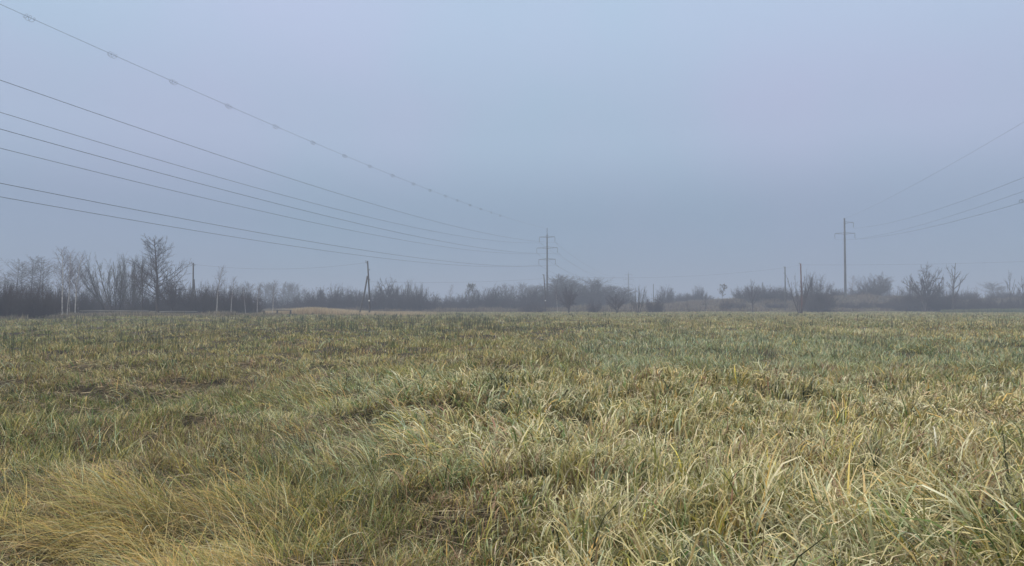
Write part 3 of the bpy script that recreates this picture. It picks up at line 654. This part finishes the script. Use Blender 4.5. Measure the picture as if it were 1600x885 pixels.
def blades(name, T, S, rg, label, cat='grass', matb=None):
    """T: dict of per blade arrays; S segments"""
    N = len(T['x']); L = T['L']; t = np.linspace(0, 1, S + 1)
    phi = T['lean'][:, None] + T['bend'][:, None] * (t[None, 1:] - .5 / S) ** T.get('pw', np.full(N, 1.6))[:, None]
    phi = np.minimum(phi, 2.7); dl = (L / S)[:, None]
    r = np.concatenate([np.zeros((N, 1)), np.cumsum(np.sin(phi) * dl, 1)], 1); z = np.concatenate([np.zeros((N, 1)), np.cumsum(np.cos(phi) * dl, 1)], 1)
    ca, sa = np.cos(T['az'])[:, None], np.sin(T['az'])[:, None]
    sway = (T['sway'][:, None] * t[None] ** 2) * L[:, None]
    cx = T['x'][:, None] + r * ca - sway * sa; cy = T['y'][:, None] + r * sa + sway * ca; cz = T['z'][:, None] + np.maximum(z, .01)
    wd = T['w'][:, None] * np.interp(t, [0, .25, .6, 1], [.7, 1, .8, .12])[None] * .5
    tw = T['az'] + np.pi / 2 + T['tw']; wx, wy = np.cos(tw)[:, None] * wd, np.sin(tw)[:, None] * wd
    wz = wd * T['tilt'][:, None]
    V = np.stack([np.stack([cx - wx, cy - wy, cz - wz], -1), np.stack([cx + wx, cy + wy, cz + wz], -1)], 2)     # N,S+1,2,3
    b = (np.arange(N) * (S + 1) * 2)[:, None] + (np.arange(S) * 2)[None]
    Q = np.stack([b, b + 1, b + 3, b + 2], -1).reshape(-1, 4)
    tipc = T['tip'][:, None, None] * sm(.45, 1, t)[None, :, None]
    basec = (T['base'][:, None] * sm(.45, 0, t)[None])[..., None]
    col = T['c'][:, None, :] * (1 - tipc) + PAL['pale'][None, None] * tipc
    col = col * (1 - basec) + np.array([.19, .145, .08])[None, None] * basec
    col = np.repeat(col[:, :, None, :], 2, 2)
    return V.reshape(-1, 3), Q, col.reshape(-1, 3)
def scatter(d0, d1, rho, rg, half=0.80):
    """points between two distances in a wedge wide enough for a step aside; rho(d) per square metre"""
    e = np.geomspace(d0, d1, 40); xs = []; ys = []
    for a, b in zip(e[:-1], e[1:]):
        area = half * (b * b - a * a); n = int(area * rho((a + b) / 2) + rg.random())
        y = np.sqrt(a * a + (b * b - a * a) * rg.random(n)); x = (rg.random(n) * 2 - 1) * (half * y + 1.0)
        xs.append(x); ys.append(y)
    return np.concatenate(xs), np.concatenate(ys)
def field(d0, d1, rho_b, per, S, seed, wk=0.75):
    rg = np.random.default_rng(seed)
    x, y = scatter(d0, d1, lambda d: rho_b(d) / per, rg)
    keep = (fbm(x, y, .55, 211) > .34 + .06 * rg.normal(size=len(x))) | (y > 60); x, y = x[keep], y[keep]
    keep = ~((ux(x, y) < 108) & (y > 88)) & ~((y > 226) & (x > -20)); x, y = x[keep], y[keep]
    w, left, fgl, mid, band, right, far, n1, n2 = zones(x, y); ks = list(PAL); Wt = np.stack([w[k] * np.ones_like(x) for k in ks], 1)
    n = len(x); dom = (np.cumsum(Wt / Wt.sum(1, keepdims=True), 1) > rg.random(n)[:, None]).argmax(1)     # main colour of the tuft
    flow = np.radians(-100 + 150 * fbm(x, y, 5.5, 301) + 60 * (fbm(x, y, 1.2, 303) - .5))
    flow = flow + fgl * np.radians(90) * -.0
    lodg = (1 - .6 * right * (1 - sm(1250, 1500, ux(x, y)))) * np.clip(.08 + 1.0 * fgl + .75 * mid * sm(.38, .55, fbm(x, y, 2.0, 309)) + .55 * sm(.54, .68, fbm(x, y, 2.2, 307)), 0, 1.1)
    # lodged grass mostly lies towards the left and the viewer
    az_t = np.where(rg.random(n) < np.clip(.25 + lodg, 0, .95), np.radians(198) + .7 * (fbm(x, y, 2.5, 311) - .5) * 3.2, flow) + .5 * rg.normal(size=n)
    hgt = (.215 + .115 * right + .06 * fgl + .06 * mid - .035 * left * (1 - fgl)) * (.72 + .75 * fbm(x, y, 1.3, 313)) * (1 + .16 * rg.normal(size=n)).clip(.5, 1.6)
    hgt = hgt * (1 - .55 * sm(.46, .32, fbm(x, y, .9, 317)))                                                # hollows between tussocks
    hgt = hgt * (1 + .28 * right * sm(10, 6, y))
    hgt = hgt * (1 + .9 * (fbm(x, y, 5.0, 151) - .5) * sm(15, 35, y)) * (1 + .35 * left * sm(.5, .7, fbm(x, y, 1.0, 153)))
    rep = lambda a: np.repeat(a, per, 0)
    m = n * per; X = rep(x) + .055 * rg.normal(size=m) * (1 + rep(y) / 20); Yv = rep(y) + .055 * rg.normal(size=m) * (1 + rep(y) / 20)
    use = rg.random(m) < .58; j2 = (np.cumsum(rep(Wt / Wt.sum(1, keepdims=True)), 1) > rg.random(m)[:, None]).argmax(1)
    j = np.where(use, rep(dom), j2); c = np.stack([PAL[k] for k in ks])[j] * (1 + .17 * rg.normal(size=(m, 1))).clip(.55, 1.5) * (1 + .05 * rg.normal(size=(m, 3)))
    d = np.hypot(X, Yv); lr = rep(lodg); rr = rep(right); lf = rep(left); fg = rep(fgl)
    T = dict(x=X, y=Yv, z=terrain(X, Yv) - .015, L=rep(hgt) * (.62 + .66 * rg.random(m)) * (1 + .45 * lr),
             az=rep(az_t) + (1.05 - .55 * np.minimum(lr, 1)) * rg.normal(size=m), lean=np.abs(.12 + .62 * lr + (.24 - .06 * rr) * rg.normal(size=m)),
             bend=.35 + 1.35 * rg.random(m) ** 1.3 + 1.7 * rr * (rg.random(m) < .75) + .3 * lr, pw=1.5 + 3.0 * rr * (1 - np.minimum(lr, 1)) + 0 * X, sway=.18 * rg.normal(size=m),
             w=(.0064 + .0074 * rr - .0022 * fg - .0012 * lf) * (.55 + .95 * rg.random(m)) * np.maximum(1, d / 7) ** wk,
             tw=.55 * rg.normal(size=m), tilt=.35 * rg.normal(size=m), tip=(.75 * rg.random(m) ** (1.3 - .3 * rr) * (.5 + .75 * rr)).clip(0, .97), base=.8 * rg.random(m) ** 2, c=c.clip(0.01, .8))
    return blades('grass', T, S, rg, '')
rho = lambda d: 2500 * min(1, (6.0 / d)) ** 1.66
def litter(seed):
    rg = np.random.default_rng(seed); x, y = scatter(2.6, 24, lambda d: 650 * min(1, 6 / d) ** 1.3, rg); n = len(x)
    c = np.array([(.30, .22, .12), (.17, .12, .07), (.42, .34, .20), (.10, .08, .045), (.22, .20, .10)])[rg.integers(0, 5, n)] * (1 + .2 * rg.normal(size=(n, 1))).clip(.5, 1.5)
    T = dict(x=x, y=y, z=terrain(x, y) + .01 + .03 * rg.random(n), L=.12 + .22 * rg.random(n), az=rg.random(n) * 6.28, lean=1.15 + .3 * rg.random(n), bend=.5 * rg.random(n), sway=.25 * rg.normal(size=n),
             w=(.003 + .007 * rg.random(n)) * np.maximum(1, np.hypot(x, y) / 7) ** .7, tw=.5 * rg.normal(size=n), tilt=.4 * rg.normal(size=n), tip=.2 * rg.random(n), base=.4 * rg.random(n), c=c.clip(.01, .8))
    return blades('grass', T, 3, rg, '')
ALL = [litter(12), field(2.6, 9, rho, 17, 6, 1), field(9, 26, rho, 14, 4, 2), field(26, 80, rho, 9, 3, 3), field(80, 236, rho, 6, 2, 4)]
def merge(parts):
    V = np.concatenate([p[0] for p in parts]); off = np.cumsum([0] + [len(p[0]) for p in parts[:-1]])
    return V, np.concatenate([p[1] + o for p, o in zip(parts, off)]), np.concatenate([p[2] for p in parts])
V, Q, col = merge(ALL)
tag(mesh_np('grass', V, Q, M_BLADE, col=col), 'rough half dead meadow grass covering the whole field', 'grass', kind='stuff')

def patch(name, x, y, H, wd, cols, label, seed, lean=.15, bend=.5, S=3, tip=.2):
    rg = np.random.default_rng(seed); n = len(x); c = np.array(cols)[((fbm(x, y, 6.0, seed + 40) * 1.5 - .25 + .35 * rg.normal(size=n)).clip(0, .999) * len(cols)).astype(int)] * (1 + .2 * rg.normal(size=(n, 1))).clip(.5, 1.6)
    T = dict(x=x, y=y, z=terrain(x, y) - .03, L=H * (.6 + .6 * rg.random(n)), az=rg.random(n) * 6.28, lean=np.abs(lean * rg.normal(size=n)), bend=bend * rg.random(n), sway=.1 * rg.normal(size=n),
             w=wd * (.6 + .8 * rg.random(n)), tw=.6 * rg.normal(size=n), tilt=.2 * rg.normal(size=n), tip=tip * rg.random(n), base=.4 * rg.random(n), c=c.clip(.01, .8))
    V, Q, col = blades(name, T, S, rg, ''); tag(mesh_np(name, V, Q, M_BLADE, col=col), label, 'grass' if name != 'weeds' else 'weeds', kind='stuff')
rg = np.random.default_rng(77)
# tan reeds in front of the braced pole
n = 60000; Yr = 135 + 60 * rg.random(n); ur = 380 + 330 * rg.random(n) ; xr = px2x(ur, Yr)
dens = bump(ur, 490, 95) + .35 * bump(ur, 600, 60); k = rg.random(n) < dens * (.35 + fbm(xr, Yr, 6, 5)) ; xr, Yr, ur = xr[k], Yr[k], ur[k]
patch('reeds', xr, Yr, (.45 + .85 * bump(ur, 490, 60)) * (.7 + .6 * fbm(xr, Yr, 5, 6)), .05, [(.50, .39, .22), (.56, .45, .27), (.40, .29, .16)], 'tan patch of dry reeds left of the braced pole', 5)
# dead weeds between the field and the trees, and on the bank
n = 420000; Yw = 190 + 120 * rg.random(n) ** 1.15; xw = (rg.random(n) * 2 - 1) * .8 * Yw; uw = ux(xw, Yw)
start = np.interp(uw, [0, 400, 620, 700, 1000, 1150, 1300, 1500, 1600], [190, 190, 196, 208, 208, 214, 214, 214, 214])
k = (Yw > start - 4 + 34 * (fbm(xw, Yw, 7, 8) - .5)) & (fbm(xw, Yw, 4, 9) > .34); xw, Yw, uw = xw[k], Yw[k], uw[k]
hw = (.25 + 2.2 * fbm(xw, Yw, 4, 10) ** 2.4) * (1 + .3 * (uw < 1000))
patch('weeds', xw, Yw, hw, .085, [(.15, .11, .08), (.22, .165, .105), (.11, .075, .065), (.26, .21, .13), (.09, .09, .055), (.07, .052, .045)], 'brown dead weeds and rough grass between the field and the trees', 6)
# dead weeds at the left foot of the thickets
n = 60000; Yw = 84 + 46 * rg.random(n); uw = -30 + 470 * rg.random(n); st = np.interp(uw, [-30, 60, 130, 250, 440], [87, 90, 102, 104, 112]); k = (Yw > st) & (fbm(px2x(uw, Yw), Yw, 3, 12) > .42); Yw, uw = Yw[k], uw[k]; xw = px2x(uw, Yw)
patch('dry_weeds', xw, Yw, .22 + 1.0 * fbm(xw, Yw, 4, 13) ** 2.2, .05, [(.24, .22, .12), (.17, .13, .09), (.11, .085, .07), (.30, .26, .17)], 'greyish dead weeds along the foot of the left thicket', 7)
# green strip near the right edge
n = 30000; Yw = 185 + 24 * rg.random(n); uw = 1470 + 190 * rg.random(n); xw = px2x(uw, Yw); k = rg.random(n) < .25 + bump(uw, 1550, 55); xw, Yw = xw[k], Yw[k]
patch('green_weeds', xw, Yw, .25 + 1.0 * fbm(xw, Yw, 5, 14), .08, [(.06, .10, .045), (.08, .12, .05), (.12, .13, .06), (.15, .14, .08)], 'fresh green strip of nettles before the blackish bushes at right', 8)
# thin upright rushes in the middle distance
n = 5200; Yw = 22 + 110 * rg.random(n) ** 1.3; uw = 1620 * rg.random(n); xw = px2x(uw, Yw)
k = rg.random(n) < .12 + .9 * bump(uw, 745, 60) * sm(30, 40, Yw) * sm(110, 80, Yw) + .5 * bump(uw, 560, 190) * sm(30, 50, Yw) + .25 * sm(350, 100, uw); k &= fbm(xw, Yw, 3, 15) > .45; xw, Yw = xw[k], Yw[k]
c0 = np.repeat(xw, 9) + .18 * rg.normal(size=len(xw) * 9); c1 = np.repeat(Yw, 9) + .18 * rg.normal(size=len(xw) * 9)
patch('rushes', c0, c1, .62 + 0 * c0, .012 * np.maximum(1, c1 / 22), [(.06, .085, .04), (.09, .11, .05), (.14, .13, .07)], 'thin dark green rushes standing above the grass in the middle distance', 9, lean=.08, bend=.15, tip=.05)
